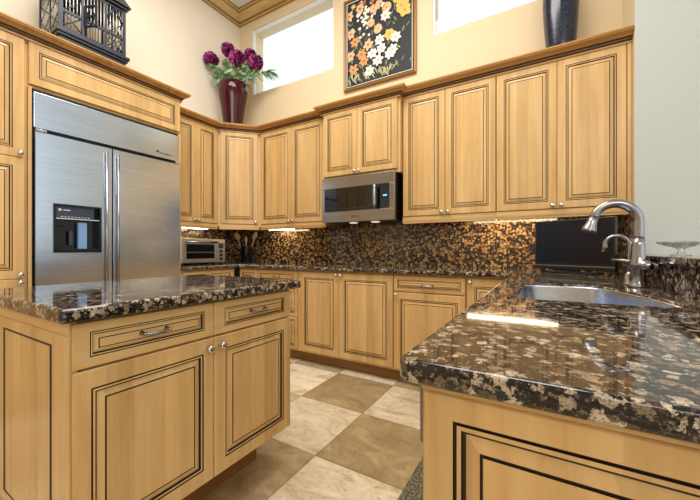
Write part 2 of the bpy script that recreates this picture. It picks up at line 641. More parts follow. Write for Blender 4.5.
# crown mouldings
CP = [(0, -0.012), (0.007, -0.012), (0.007, 0.0), (0.010, 0.002), (0.010, 0.012), (0.018, 0.015), (0.024, 0.024), (0.036, 0.036), (0.05, 0.043), (0.056, 0.046), (0.056, 0.052), (0.062, 0.055), (0.062, 0.066), (0, 0.066)]
CMM = [0, 0, 1, 1, 0, 1, 0, 0, 0, 0, 0, 0, 0, 0]


def crown(label, path, z):
    mb = MB(); mb.sweep(path, CP, -1, z, CMM)
    return tag(mb.build('crown_moulding', ['crown', 'glaze']), label, 'moulding')


crown('long crown moulding over the corner and back-wall cabinets, stepping out above the microwave',
      [(-3.11, 1.80), (-3.11, 2.393), (-2.80, 2.715), (-1.89, 2.715), (-1.89, 2.65), (-1.07, 2.65), (-1.07, 2.715), (XR - 0.002, 2.715)], 2.401)
crown('crown moulding over the refrigerator and pantry, below the birdcage', [(-2.86, -0.3), (-2.86, 1.80), (-3.046, 1.80)], 2.428)

# ------------------------------------------------------------------ pantry, refrigerator surround
r = thing('pantry_cabinet', 'tall maple pantry cabinet left of the refrigerator', 'cabinet', (-2.86, -0.3, 0), PI / 2)
carcass(r, 0, 0.10, 1.066, 2.427, 0.628)
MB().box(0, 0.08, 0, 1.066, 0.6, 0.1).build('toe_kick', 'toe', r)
for (z0, z1, kz) in ((0.13, 0.882, 0.858), (0.882, 1.653, 0.908), (1.653, 2.415, 1.68)):
    front(r, 'door', 0.69, z0, 1.052, z1, 0.055, None, (1.028, kz))
    front(r, 'door', 0.326, z0, 0.69, z1, 0.055, None, (0.352, kz))

r = thing('bridge_cabinet', 'long maple cabinet with one wide panel above the refrigerator', 'cabinet', (-2.86, 0.767, 0), PI / 2)
MB().box(0, 0.02, 2.125, 1.032, 0.628, 2.427).build('carcass', 'wood', r)
MB().box(1.0125, 0.0, 0.0, 1.032, 0.628, 2.125).build('side_panel', 'wood', r, 0.002)
MB().box(0.0, 0.0, 0.0, 0.018, 0.628, 2.125).build('side_panel', 'wood', r, 0.002)
front(r, 'door', 0.002, 2.14, 1.028, 2.418, 0.05)

# ------------------------------------------------------------------ refrigerator
r = thing('refrigerator', 'wide built-in stainless steel side-by-side refrigerator in the maple surround', 'refrigerator', (-2.86, 0.790, 0), PI / 2)
FW = 0.987
MB().box(0, 0.03, 0.01, FW, 0.6, 2.12).build('body', 'black', r)
MB().box(0.004, 0.0, 1.868, FW - 0.004, 0.03, 2.1).build('vent_panel', 'steel', r, 0.002)
MB().box(0.004, 0.01, 2.1, FW - 0.004, 0.03, 2.118).build('top_gap', 'rubber', r)
MB().box(0.0, 0.06, 0.0, FW, 0.58, 0.1).build('toe_grille', 'black', r)


def fr_handle(door, x):
    mb = MB()
    mb.tube([(x, -0.048, 0.30), (x, -0.048, 1.80)], 0.0078, 14)
    for z in (0.42, 0.98, 1.455, 1.77):
        mb.tube([(x, -0.048, z), (x, -0.028, z)], 0.0075, 10)
    mb.build('handle', 'nickel', door)


s0 = 0.445
d = MB()
dx0, dx1, dz0_, dz1_ = 0.092, 0.370, 1.048, 1.38
d.box(0.004, -0.03, 0.12, dx0, 0.03, 1.835); d.box(dx1, -0.03, 0.12, s0 - 0.005, 0.03, 1.835)
d.box(dx0, -0.03, 0.12, dx1, 0.03, dz0_); d.box(dx0, -0.03, dz1_, dx1, 0.03, 1.835)
dl = d.build('door', 'steel', r)
fr_handle(dl, s0 - 0.045)
q = MB()
t = 0.014
for (a, c, e, f) in ((dx0, dz0_, dx1, dz0_ + t), (dx0, dz1_ - t, dx1, dz1_), (dx0, dz0_ + t, dx0 + t, dz1_ - t), (dx1 - t, dz0_ + t, dx1, dz1_ - t)):
    q.box(a, -0.038, c, e, 0.02, f)
q.box(dx0 + t, 0.02, dz0_ + t, dx1 - t, 0.028, dz1_ - t)
q.box(dx0 + t, -0.03, 1.285, dx1 - 0.045, 0.02, dz1_ - t, 1)
q.box(dx0 + t, -0.033, 1.278, dx1 - t, -0.02, 1.284, 2)
q.box(dx0 + t, -0.028, dz0_ + t, dx1 - t, 0.02, dz0_ + t + 0.012, 0)
q.box(0.185, -0.012, 1.10, 0.205, 0.006, 1.20, 1); q.box(0.235, -0.02, 1.075, 0.285, 0.008, 1.26, 3)
q.box(0.105, -0.02, 1.232, 0.185, 0.015, 1.275, 0)
for k in range(9):
    q.box(0.135 + k * 0.019, -0.0312, 1.292, 0.145 + k * 0.019, -0.03, 1.297, 2)
M['bluegrey'] = mat('blue_grey_control_panel', (52, 60, 76), 0.25)
dp = q.build('dispenser', ['blackglass', 'bluegrey', 'label', 'blueish'], dl, 0.001)
e = MB(); e.lathe([(0.001, 0), (0.009, 0), (0.009, 0.001), (0.001, 0.001)], (0.128, -0.0302, 1.34), 16, 0, 'Y'); 
e.box(0.146, -0.0312, 1.337, 0.185, -0.0302, 1.343)
e.build('emblem', 'label', dl)
d = MB(); d.box(s0 + 0.005, -0.03, 0.12, FW - 0.004, 0.03, 1.835)
dr = d.build('door', 'steel', r, 0.002)
fr_handle(dr, s0 + 0.032)
for x, dd in ((0.03, dl), (FW - 0.03, dr)):
    h = MB(); h.box(x - 0.026, -0.044, 1.838, x + 0.026, 0.0, 1.852); h.lathe([(0.001, 0), (0.012, 0), (0.012, 0.02), (0.001, 0.02)], (x, -0.03, 1.836), 14)
    h.build('hinge', 'chrome', dd)
e = MB(); e.lathe([(0.001, 0), (0.010, 0), (0.010, 0.0012), (0.001, 0.0012)], (0.80, 0, 1.915), 16, 0, 'Y')
e.build('emblem', 'rubber', r)
text_mesh('lettering', 'Monogram', 0.022, 'rubber', r, (0.866, -0.0008, 1.908), (PI / 2, 0, 0))

# ------------------------------------------------------------------ base cabinets along the back wall
BD = YW - 2.44 - 0.001


def base(label, x, y, rz, width, fronts, depth=BD, z0=0.10, z1=0.880):
    r = thing('base_cabinet', label, 'cabinet', (x, y, 0), rz)
    carcass(r, 0.001, z0, width - 0.001, z1, depth)
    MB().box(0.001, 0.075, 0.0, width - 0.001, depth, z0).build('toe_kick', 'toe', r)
    for (kind, a, c, e, f, kn, pl_) in fronts:
        front(r, kind, a, c, e, f, 0.028 if kind == 'drawer' else 0.052, None, kn, pl_)
    return r


base('maple base cabinet with paired full-height doors below the microwave', -2.005, 2.44, 0, 0.965,
     [('door', 0.012, 0.118, 0.448, 0.862, (0.424, 0.842), None), ('door', 0.448, 0.118, 0.962, 0.862, (0.474, 0.842), None)])
base('maple base cabinet with a drawer above one door, nearest the peninsula', -1.04, 2.44, 0, 0.56,
     [('drawer', 0.004, 0.737, 0.556, 0.862, None, (0.28, 0.795, 0.042)), ('door', 0.004, 0.118, 0.556, 0.733, (0.026, 0.708), None)])
base('maple base cabinet running into the corner behind the peninsula', -0.48, 2.44, 0, 0.335,
     [('door', 0.004, 0.118, 0.33, 0.862, (0.03, 0.835), None)])
base('maple drawer base cabinet left of the paired doors, partly behind the island', -2.555, 2.44, 0, 0.55,
     [('drawer', 0.006, 0.737, 0.525, 0.862, None, (0.265, 0.8, 0.042)), ('drawer', 0.006, 0.43, 0.525, 0.733, None, (0.265, 0.58, 0.042)), ('drawer', 0.006, 0.118, 0.525, 0.426, None, (0.265, 0.27, 0.042))])
base('narrow maple base cabinet in the far corner below the utensil crock', -2.842, 2.44, 0, 0.286,
     [('drawer', 0.03, 0.737, 0.28, 0.862, None, (0.155, 0.8, 0.036)), ('door', 0.03, 0.118, 0.28, 0.733, (0.255, 0.70), None)])
base('maple base cabinet beside the refrigerator below the toaster oven', -2.845, 1.806, PI / 2, 0.60,
     [('drawer', 0.006, 0.737, 0.27, 0.862, None, (0.138, 0.8, 0.036)), ('drawer', 0.27, 0.737, 0.565, 0.862, None, (0.418, 0.8, 0.036)),
      ('door', 0.006, 0.118, 0.27, 0.733, (0.245, 0.70), None), ('door', 0.27, 0.118, 0.565, 0.733, (0.295, 0.70), None)], depth=-XW - 2.845 - 0.001)

# ------------------------------------------------------------------ island
r = thing('island_cabinet', 'maple kitchen island cabinet with drawers over doors under a granite top', 'cabinet', (-1.085, 0.371, 0), PI / 2)
carcass(r, 0.021, 0.19, 0.888, 0.872, 0.70)
MB().box(0.06, 0.18, 0, 0.83, 0.64, 0.19).build('toe_kick', 'toe', r)
MB().box(0.0, 0.0005, 0.19, 0.0035, 0.0055, 0.872).build('corner_post', 'wood', r)
front(r, 'drawer', 0.004, 0.738, 0.446, 0.868, 0.041, 0.028, None, (0.222, 0.806, 0.042))
front(r, 'drawer', 0.446, 0.738, 0.886, 0.868, 0.046, 0.028, None, (0.666, 0.806, 0.042))
front(r, 'door', 0.004, 0.194, 0.446, 0.734, 0.044, 0.052, (0.418, 0.697))
front(r, 'door', 0.446, 0.194, 0.886, 0.734, 0.05, 0.052, (0.474, 0.699))
# the panelled end towards the camera: a board framed round a recessed field
ep = door_rings(-0.645, 0.195, -0.006, 0.834, 0.108, 0.036, True)
o = ep.build('end_panel', ['wood', 'glaze'], r)
o.rotation_euler = (0, 0, -PI / 2); o.location = (0, 0, 0)
MB().box(0.0, 0.006, 0.8365, 0.02, 0.645, 0.872).build('end_rail', 'wood_y', r)

b = MB(); b.box(-1.858, 0.343, 0.874, -1.055, 1.305, 0.914)
o = b.build('island_countertop', 'granite', None, 0.010, seg=3)
tag(o, 'polished dark brown granite slab on the kitchen island', 'countertop')

# ------------------------------------------------------------------ L-shaped counter with the sink cut-out
SINK = [(-0.08, 1.22), (-0.06, 1.185), (-0.02, 1.17), (0.15, 1.172), (0.28, 1.18), (0.325, 1.20), (0.337, 1.24), (0.332, 1.32), (0.305, 1.44), (0.268, 1.56), (0.235, 1.65), (0.205, 1.71), (0.16, 1.735), (-0.03, 1.735), (-0.07, 1.72), (-0.08, 1.685)]


def slab(name, outer, holes, z0, z1, mats, bevel):
    """plan polygon with holes, raised; uses a filled 2D curve so the holes stay open"""
    cu = bpy.data.curves.new(name + '_src', 'CURVE')
    cu.dimensions = '2D'; cu.fill_mode = 'BOTH'
    cu.extrude = (z1 - z0) / 2 - bevel; cu.bevel_depth = bevel; cu.bevel_resolution = 3; cu.offset = -bevel
    for loop in [outer] + holes:
        sp = cu.splines.new('POLY'); sp.points.add(len(loop) - 1)
        for k, p in enumerate(loop): sp.points[k].co = (p[0], p[1], 0, 1)
        sp.use_cyclic_u = True
    t = bpy.data.objects.new(name + '_src', cu)
    COL.objects.link(t)
    dg = bpy.context.evaluated_depsgraph_get()
    me = bpy.data.meshes.new_from_object(t.evaluated_get(dg))
    bpy.data.objects.remove(t)
    for v in me.vertices: v.co.z += (z0 + z1) / 2
    me.materials.clear(); me.materials.append(M[mats])
    me.name = name
    o = bpy.data.objects.new(name, me)
    COL.objects.link(o)
    return o


outer = [(0.409, 0.434), (0.409, YW - 0.001), (XW + 0.001, YW - 0.001), (XW + 0.001, 1.803), (-2.818, 1.803), (-2.818, 2.415), (-0.172, 2.415), (-0.178, 0.444), (-0.170, 0.434)]
o = slab('countertop', outer, [SINK], 0.8805, 0.914, 'granite', 0.006)
tag(o, 'polished brown and black granite counter running from peninsula to back wall', 'countertop')

# backsplash panels
b = MB()
b.box(XW + 0.001, YW - 0.021, 0.9145, XR - 0.001, YW - 0.001, 1.329)
tag(b.build('backsplash', 'splash'), 'speckled granite backsplash along the back wall, lamp gold put into its colour', 'backsplash')
b = MB(); b.box(XW + 0.001, 1.806, 0.9145, XW + 0.021, YW - 0.022, 1.329)
tag(b.build('backsplash', 'splash'), 'speckled granite backsplash on the left wall behind the toaster oven', 'backsplash')
b = MB(); b.box(XR - 0.021, YA + 0.01, 0.9145, XR - 0.001, YW - 0.022, 1.295)
tag(b.build('backsplash', 'splash'), 'short granite backsplash return on the right, behind the black television', 'backsplash')

# ------------------------------------------------------------------ peninsula
r = thing('peninsula_cabinet', 'maple peninsula cabinet with a raised end panel facing the camera', 'cabinet', (-0.148, 0.452, 0))
o = door_rings(0.0, 0.10, 0.545, 0.869, 0.042, 0.034)
o.build('end_panel', ['wood', 'glaze'], r)
MB().box(0.0, -0.003, 0.8718, 0.545, 0.02, 0.8795).build('top_rail', 'wood_h', r)
MB().box(0.527, 0.021, 0.10, 0.545, 1.95, 0.8795).build('back_board', 'wood_y', r)
MB().box(0.02, 0.655, 0.10, 0.527, 0.673, 0.8795).build('side_board', 'wood', r)
MB().box(0.02, 1.932, 0.10, 0.527, 1.95, 0.8795).build('side_board', 'wood', r)
MB().box(0.02, 0.673, 0.10, 0.527, 1.932, 0.118).build('bottom_board', 'wood', r)
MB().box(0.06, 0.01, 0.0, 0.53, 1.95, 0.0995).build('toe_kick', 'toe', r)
for k in range(2):
    y1 = 1.952 - k * 0.648
    dd = door_rings(0.0015, 0.118, 0.6465, 0.862, 0.052)
    dd = dd.build('door', ['wood', 'glaze'], r, 0, (0.0, y1, 0), (0, 0, -PI / 2))
    knob(dd, 0.62 if k == 0 else 0.03, 0.835)

r = thing('dishwasher', 'grey built-in dishwasher edge at the left side of the peninsula end', 'dishwasher', (-0.148, 1.086, 0), -PI / 2)
MB().box(0.005, 0.02, 0.11, 0.608, 0.515, 0.865).build('tub', 'rubber', r)
MB().box(0.002, -0.004, 0.11, 0.612, 0.018, 0.775).build('door', 'dwsteel', r, 0.003)
MB().box(0.002, -0.012, 0.78, 0.612, 0.018, 0.875).build('control_panel', 'dwsteel', r, 0.003)

# pony wall and bar top on the right
b = MB(); b.box(0.411, 0.43, 0, 0.56, YA - 0.001, 1.01)
struct(b.build('wall_bar', 'grey'))
b = MB(); b.box(0.3985, 0.43, 0.9145, 0.4105, YA - 0.002, 1.0095)
tag(b.build('backsplash', 'granite'), 'low granite splash strip below the raised bar, right of the faucets', 'backsplash')
b = MB(); b.box(0.386, 0.42, 1.0105, 0.60, YA - 0.001, 1.042)
tag(b.build('bar_top', 'granite', None, 0.008, seg=3), 'raised granite bar ledge in front of the grey wall', 'ledge')

# ------------------------------------------------------------------ sink
r = thing('sink', 'undermount stainless steel sink set in the peninsula counter', 'sink', (0, 0, 0))


def shrink(pts, f, dx=0.0):
    cx, cy = 0.115, 1.45
    return [(cx + (x - cx) * f, cy + (y - cy) * f) for x, y in pts]


rings = []
for f, z in ((0.994, 0.8), (0.994, 0.9065), (0.984, 0.9065), (0.978, 0.9), (0.965, 0.74), (0.93, 0.715), (0.86, 0.708), (0.12, 0.702)):
    rings.append([(x, y, z) for x, y in shrink(SINK, f)])
b = MB(); b.loops(rings, 0, True, cap0=False)
o = b.build('bowl', 'sinksteel', r)
o.modifiers.new('thick', 'SOLIDIFY').thickness = 0.002
b = MB(); b.lathe([(0.001, 0.0), (0.045, 0.0), (0.05, 0.003), (0.042, 0.005), (0.03, 0.003), (0.001, 0.003)], (0.115, 1.45, 0.7035), 24)
b.build('drain', 'chrome', r)

# ------------------------------------------------------------------ faucets
fx, fy = 0.332, 1.76
r = thing('kitchen_faucet', 'tall brushed nickel gooseneck faucet behind the sink', 'faucet', (fx, fy, 0.9145))
b = MB(); b.lathe([(0.001, 0), (0.035, 0), (0.035, 0.006), (0.029, 0.012), (0.0265, 0.03), (0.026, 0.075), (0.030, 0.082), (0.033, 0.09), (0.031, 0.1), (0.027, 0.112), (0.024, 0.13), (0.0225, 0.17), (0.0208, 0.2), (0.001, 0.2)], (0, 0, 0), 28)
b.build('body', 'nickel', r)
pts, rad = [], []
R = 0.076
for i in range(6):
    pts.append((0, 0, 0.195 + 0.075 * i / 5)); rad.append(0.0205)
for i in range(1, 19):
    a = PI * 0.93 * i / 18
    pts.append((-R + R * math.cos(a), -0.02 * i / 18, 0.27 + R * math.sin(a))); rad.append(0.0205 - 0.004 * i / 18)
b = MB(); b.tube(pts, rad, 18); b.build('spout', 'nickel', r)
p0 = Vector(pts[-1]); dv = (Vector(pts[-1]) - Vector(pts[-2])).normalized()
b = MB(); b.tube([p0 - dv * 0.004, p0 + dv * 0.015, p0 + dv * 0.03, p0 + dv * 0.05, p0 + dv * 0.058, p0 + dv * 0.060], [0.017, 0.018, 0.021, 0.0275, 0.029, 0.021], 18)
b.build('spray_head', 'nickel', r)
b = MB(); b.tube([(-0.083, 0.03, 0.111), (-0.05, 0.018, 0.108), (0.0, -0.0, 0.101), (0.032, -0.018, 0.094), (0.054, -0.03, 0.089), (0.062, -0.034, 0.087)], [0.004, 0.0065, 0.0085, 0.0095, 0.009, 0.005], 12)
b.tube([(0.0, 0.0, 0.092), (0.022, -0.024, 0.088), (0.036, -0.04, 0.086)], [0.03, 0.021, 0.012], 14)
b.build('lever', 'nickel', r)

r = thing('water_faucet', 'small thin hooked filter tap standing left of the tall faucet', 'faucet', (0.322, 1.86, 0.9145))
b = MB(); b.lathe([(0.001, 0), (0.021, 0), (0.021, 0.004), (0.0165, 0.008), (0.0165, 0.045), (0.012, 0.05), (0.009, 0.058), (0.001, 0.058)], (0, 0, 0), 20)
b.build('body', 'nickel', r)
pts = [(0, 0, 0.05 + 0.122 * i / 4) for i in range(5)]
R = 0.043
for i in range(1, 13):
    a = PI * 1.03 * i / 12
    pts.append((-R + R * math.cos(a), 0, 0.172 + R * math.sin(a)))
pts.append((pts[-1][0] - 0.003, 0, pts[-1][2] - 0.024))
b = MB(); b.tube(pts, [0.0082] * 15 + [0.0085, 0.0095, 0.0105], 12); b.build('spout', 'nickel', r)
b = MB(); b.tube([(0, 0, 0.045), (0.004, 0.02, 0.052), (0.006, 0.05, 0.06)], [0.005, 0.004, 0.003], 10)
b.build('lever', 'nickel', r)

# ------------------------------------------------------------------ glass dish on the bar
r = tag(MB().lathe([(0.001, 0), (0.036, 0), (0.038, 0.003), (0.02, 0.008), (0.011, 0.016), (0.012, 0.028), (0.022, 0.036), (0.055, 0.045), (0.08, 0.055), (0.088, 0.062), (0.087, 0.065), (0.078, 0.060), (0.05, 0.051), (0.001, 0.046)], (0, 0, 0), 32).build('glass_dish', 'dishglass'),
        'clear footed glass dish on the raised granite bar', 'dish')
r.location = (0.515, 1.97, 1.0425); r.scale = (0.92, 0.92, 0.92)

# ------------------------------------------------------------------ television
ang = math.atan2(2.45 - 2.70, 0.36 + 0.055)
r = thing('television', 'flat black television standing in the corner behind the faucets', 'television', (-0.055, 2.70, 0.9145), ang)
tw = math.hypot(0.415, 0.25)
MB().box(0, 0.0, 0.022, tw, 0.03, 0.352).build('housing', 'black', r, 0.004)
M['screen'] = mat('matte_dark_screen', (8, 11, 20), 0.28, 0, 0.35)
MB().box(0.012, -0.0015, 0.066, tw - 0.012, 0.0, 0.342).build('screen', 'screen', r)
MB().box(0.0, -0.003, 0.045, tw, 0.001, 0.05).build('lower_trim', 'dwsteel', r)
MB().box(tw / 2 - 0.04, 0.008, 0.006, tw / 2 + 0.04, 0.022, 0.047).build('neck', 'black', r)
MB().box(tw / 2 - 0.15, -0.06, 0.0, tw / 2 + 0.15, 0.08, 0.007).build('stand_foot', 'black', r, 0.003)

# ------------------------------------------------------------------ microwave
r = thing('microwave', 'stainless over-the-range microwave under the short cabinet', 'microwave', (-1.850, 2.60, 1.327))
mw = 0.752
MB().box(0.002, 0.03, 0.0, mw - 0.002, YW - 2.60 - 0.023, 0.4175).build('body', 'black', r, 0.002)
MB().box(0.0, 0.0, 0.318, mw, 0.03, 0.4175).build('top_band', 'mwsteel', r, 0.002)
MB().box(0.0, 0.0, 0.0, mw, 0.03, 0.10).build('bottom_band', 'mwsteel', r, 0.002)
d = MB(); d.box(0.0, 0.0, 0.101, 0.03, 0.03, 0.317); d.box(0.03, 0.006, 0.101, 0.615, 0.03, 0.317, 1)
for k in range(22):
    d.box(0.06 + 0.021 * k, 0.0052, 0.115, 0.064 + 0.021 * k, 0.0058, 0.13 + 0.012 * ((k * 7) % 5) / 4, 2)
M['softdot'] = mat('door_screen_dots', (52, 56, 66), 0.3)
dd = d.build('door', ['mwsteel', 'blackglass', 'softdot'], r)
h = MB(); h.tube([(0.582, -0.035, 0.108), (0.582, -0.04, 0.14), (0.582, -0.042, 0.21), (0.582, -0.04, 0.285), (0.582, -0.035, 0.312)], 0.015, 14)
h.box(0.574, -0.035, 0.115, 0.59, 0.008, 0.13); h.box(0.574, -0.035, 0.29, 0.59, 0.008, 0.305)
h.build('handle', 'nickel', dd)
c = MB(); c.box(0.618, 0.002, 0.101, 0.705, 0.03, 0.317)
for i in range(4):
    for j in range(7):
        if j in (3, 4): continue
        c.box(0.63 + 0.018 * i, 0.0012, 0.118 + 0.026 * j, 0.638 + 0.018 * i, 0.002, 0.124 + 0.026 * j, 1)
c.box(0.645, 0.0012, 0.208, 0.683, 0.002, 0.222, 2)
c.build('control_panel', ['blackglass', 'softdot', 'display'], r)
MB().box(0.705, 0.0, 0.101, mw, 0.03, 0.317).build('end_band', 'mwsteel', r, 0.002)
for x in (0.29, 0.52):
    l = MB(); l.lathe([(0.001, 0), (0.04, 0), (0.042, -0.004), (0.03, -0.008), (0.001, -0.01)], (x, 0.11, 0.0), 20)
    l.build('lamp_lens', 'hoodlamp', r)
text_mesh('lettering', 'BOSCH', 0.026, 'rubber', r, (0.37, -0.0008, 0.048), (PI / 2, 0, 0))

# ------------------------------------------------------------------ under-cabinet lights
def strip(label, x, y, rz, length, z=1.303):
    r = thing('under_cabinet_light', label, 'light', (x, y, z), rz)
    MB().box(0, -0.03, 0.008, length, 0.03, 1.3298 - z).build('housing', 'whitepaint', r)
    MB().box(0.01, -0.022, -0.004, length - 0.01, 0.022, 0.008).build('diffuser', 'warmlamp', r)


strip('slim light strip under the right-hand wall cabinets', -0.56, 2.87, 0, 0.66, 1.312)
strip('slim light strip under the wall cabinet left of the microwave', -2.80, 2.87, 0, 0.37)
strip('slim light strip under the wall cabinet above the toaster oven', -3.28, 2.08, PI / 2, 0.30)

# ------------------------------------------------------------------ toaster oven, crock, utensils
r = thing('toaster_oven', 'silver toaster oven on the counter beside the refrigerator', 'toaster', (-3.05, 1.925, 0.9145), PI / 2)
M['silver'] = mat('silver_enamel', (206, 200, 188), 0.3, 0.85)
MB().box(0.0, 0.01, 0.018, 0.52, 0.32, 0.27).build('body', 'silver', r, 0.008)
for x in (0.04, 0.48):
    for y in (0.04, 0.28):
        MB().lathe([(0.001, 0), (0.014, 0), (0.016, 0.018), (0.001, 0.018)], (x, y, 0), 12).build('foot', 'rubber', r)
d = MB(); d.box(0.02, 0.0, 0.03, 0.40, 0.011, 0.24); d.box(0.052, -0.0015, 0.062, 0.372, 0.0, 0.21, 1); d.box(0.056, -0.002, 0.125, 0.368, -0.0015, 0.130, 0)
dd = d.build('door', ['silver', 'blackglass'], r)
h = MB(); h.tube([(0.03, -0.035, 0.232), (0.39, -0.035, 0.232)], 0.009, 12); h.box(0.04, -0.035, 0.226, 0.054, 0.002, 0.238); h.box(0.366, -0.035, 0.226, 0.38, 0.002, 0.238)
h.build('handle', 'nickel', dd)
MB().box(0.435, 0.004, 0.17, 0.49, 0.011, 0.225).build('display', 'bluegrey', r)
for z in (0.055, 0.098, 0.14):
    MB().lathe([(0.001, 0), (0.018, 0), (0.016, 0.016), (0.001, 0.018)], (0.462, 0.011, z), 16, 0, 'Y').build('dial', 'black', r)

CX, CY = -3.165, 2.845
M['cobalt'] = mat('dark_glazed_crock', (8, 11, 20), 0.12, 0, 0.6)
b = MB(); b.lathe([(0.001, 0), (0.066, 0), (0.07, 0.006), (0.071, 0.19), (0.074, 0.2), (0.068, 0.2), (0.064, 0.19), (0.064, 0.012), (0.001, 0.012)], (0, 0, 0), 28)
cr = tag(b.build('utensil_crock', 'cobalt'), 'dark cylindrical crock full of cooking utensils in the far corner', 'crock')
cr.location = (CX, CY, 0.9145)
M['spoonwood'] = wood('pale_spoon_wood', 'Z', (214, 190, 150), (196, 168, 124), (160, 130, 90))


def utensil(name, label, dx, dy, lean, hw, hh, m, length=0.36, head='oval'):
    r = thing(name, label, 'utensil', (CX + dx * 0.25, CY + dy * 0.25, 0.929))
    top = Vector((dx * lean, dy * lean, length - hh))
    b = MB(); b.tube([(0, 0, 0), top * 0.5, top], [0.006, 0.0055, 0.006], 10); b.build('handle', m, r)
    d = Vector((0.5, -0.86, 0))                # heads face the room
    sd = Vector((0.86, 0.5, 0))
    up = (top.normalized())
    rings = []
    n = 16
    for th in (-0.004, 0.0, 0.004):
        k = 0.82 if th else 1.0
        rings.append([top + up * hh * 0.5 + sd * (hw * k * math.cos(2 * PI * i / n)) + up * (hh * 0.56 * k * math.sin(2 * PI * i / n)) + d * th for i in range(n)])
    b = MB(); b.loops(rings, 0, True); b.build('head', m, r)


utensil('spoon', 'broad pale wooden spoon leaning left in the dark crock', -0.09, -0.05, 0.75, 0.036, 0.095, 'spoonwood', 0.355)
utensil('spoon', 'pale wooden spoon leaning right in the dark crock', 0.085, 0.04, 0.75, 0.030, 0.09, 'spoonwood', 0.36)
utensil('ladle', 'black ladle upright in the middle of the dark crock', 0.0, 0.02, 0.3, 0.03, 0.08, 'black', 0.35)
utensil('spatula', 'short pale spatula in front of the ladle in the dark crock', 0.035, -0.04, 0.7, 0.018, 0.07, 'spoonwood', 0.30)

# ------------------------------------------------------------------ painting
r = thing('framed_painting', 'framed painting of lilies and daisies on a dark ground', 'painting', (-1.845, YW - 0.001, 2.755))
pw, ph = 0.80, 0.96
M['gilt'] = mat('antique_gilt', (150, 112, 56), 0.4, 0.4)
M['inkblue'] = mat('ink_dark_ground', (15, 16, 24), 0.6)
fm = MB()
ins = [(0, 0, 1), (0, -0.03, 0), (0.010, -0.034, 0), (0.022, -0.026, 1), (0.034, -0.022, 1), (0.034, -0.02, 2), (0.040, -0.02, 2), (0.0405, -0.012, 1)]
rings = [[(i, y, i), (pw - i, y, i), (pw - i, y, ph - i), (i, y, ph - i)] for i, y, _ in ins]
fm.loops(rings, [0, 0, 0, 1, 2, 2, 1], cap1=False)
fm.build('frame', ['gilt', 'glaze', 'whitepaint'], r)
PALB = [('petal_white', (236, 232, 222)), ('petal_orange', (204, 146, 84)), ('petal_peach', (220, 182, 138)), ('petal_yellow', (222, 186, 92)), ('leaf_sage', (110, 124, 92)), ('leaf_pale', (188, 186, 140)), ('petal_rust', (176, 96, 52))]
for n_, c_ in PALB: M[n_] = mat(n_, c_, 0.6)
cv = MB()
cv.box(0.038, -0.012, 0.038, pw - 0.038, -0.004, ph - 0.038)
zc = [0]


def clampx(x): return min(max(x, 0.048), pw - 0.048)
def clampz(z): return min(max(z, 0.048), ph - 0.048)


def petal(x, z, a, ln, wd, mi):
    zc[0] += 1
    ln *= 0.72; wd *= 0.85
    y = -0.0123 - 0.000012 * zc[0]
    ca_, sa_ = math.cos(a), math.sin(a)
    out = []
    for u, w in ((0.0, 0.15), (0.3, 0.8), (0.6, 1.0), (0.85, 0.6), (1.0, 0.0), (0.85, -0.6), (0.6, -1.0), (0.3, -0.8), (0.0, -0.15)):
        out.append((clampx(x + u * ln * ca_ - w * wd * sa_), y, clampz(z + u * ln * sa_ + w * wd * ca_)))
    bidx = len(cv.v)
    cv.v += out
    cv.face(range(bidx, bidx + len(out)), mi)


def blossom(u, v, n, size, mi, core, wf=0.26, a0=None):
    x, z = u * pw, v * ph
    a0 = random.random() * 6 if a0 is None else a0
    for k in range(n):
        petal(x, z, a0 + 2 * PI * k / n + random.uniform(-.12, .12), size * random.uniform(.85, 1.1), size * wf, mi)
    if core:
        for k in range(6): petal(x, z, 2 * PI * k / 6, size * 0.24, size * 0.14, core)


for k in range(110):      # leaves and stalks
    u, v = random.uniform(.05, .95), random.uniform(.04, .95)
    petal(u * pw, v * ph, random.uniform(0.6, 2.6), random.uniform(.05, .11), random.uniform(.006, .014), random.choice([5, 5, 6]) if v < .35 else 5)
for k in range(38):
    petal(random.uniform(.06, .7) * pw, random.uniform(.05, .14) * ph, random.uniform(.7, 2.4), random.uniform(.06, .14), .006, 6)
for k in range(34):       # small white cluster
    blossom(random.gauss(.32, .09), random.gauss(.76, .10), 5, .022, 1, 0, .4)
for k in range(22):
    blossom(random.uniform(.06, .9), random.uniform(.80, .95), 5, .04, random.choice([3, 3, 1, 7]), 0, .35)
for u, v in ((.10, .62), (.17, .52), (.10, .38), (.26, .36), (.14, .22), (.30, .28), (.08, .82), (.24, .86), (.36, .44)):
    blossom(u, v, 6, .085, random.choice([2, 2, 3]), 7, .25)
for u, v, s in ((.44, .80, .11), (.62, .76, .12), (.40, .66, .10), (.50, .57, .11)):
    for k in range(9):
        petal(u * pw, v * ph, 2 * PI * k / 9 + .3, s * .62, s * .3, random.choice([3, 3, 2]))
    blossom(u, v, 5, s * .42, 3, 7, .4)
for u, v in ((.82, .72), (.80, .80), (.86, .66)):
    blossom(u, v, 5, .10, 4, 2, .34)
blossom(.66, .47, 6, .09, 4, 2, .3)
for u, v in ((.60, .68), (.52, .45), (.74, .42), (.42, .33), (.55, .35), (.66, .27), (.50, .24), (.38, .15), (.70, .30)):
    blossom(u, v, 7, .085, 1, 4, .23)
cv.build('canvas', ['inkblue', 'petal_white', 'petal_orange', 'petal_peach', 'petal_yellow', 'leaf_sage', 'leaf_pale', 'petal_rust'], r)

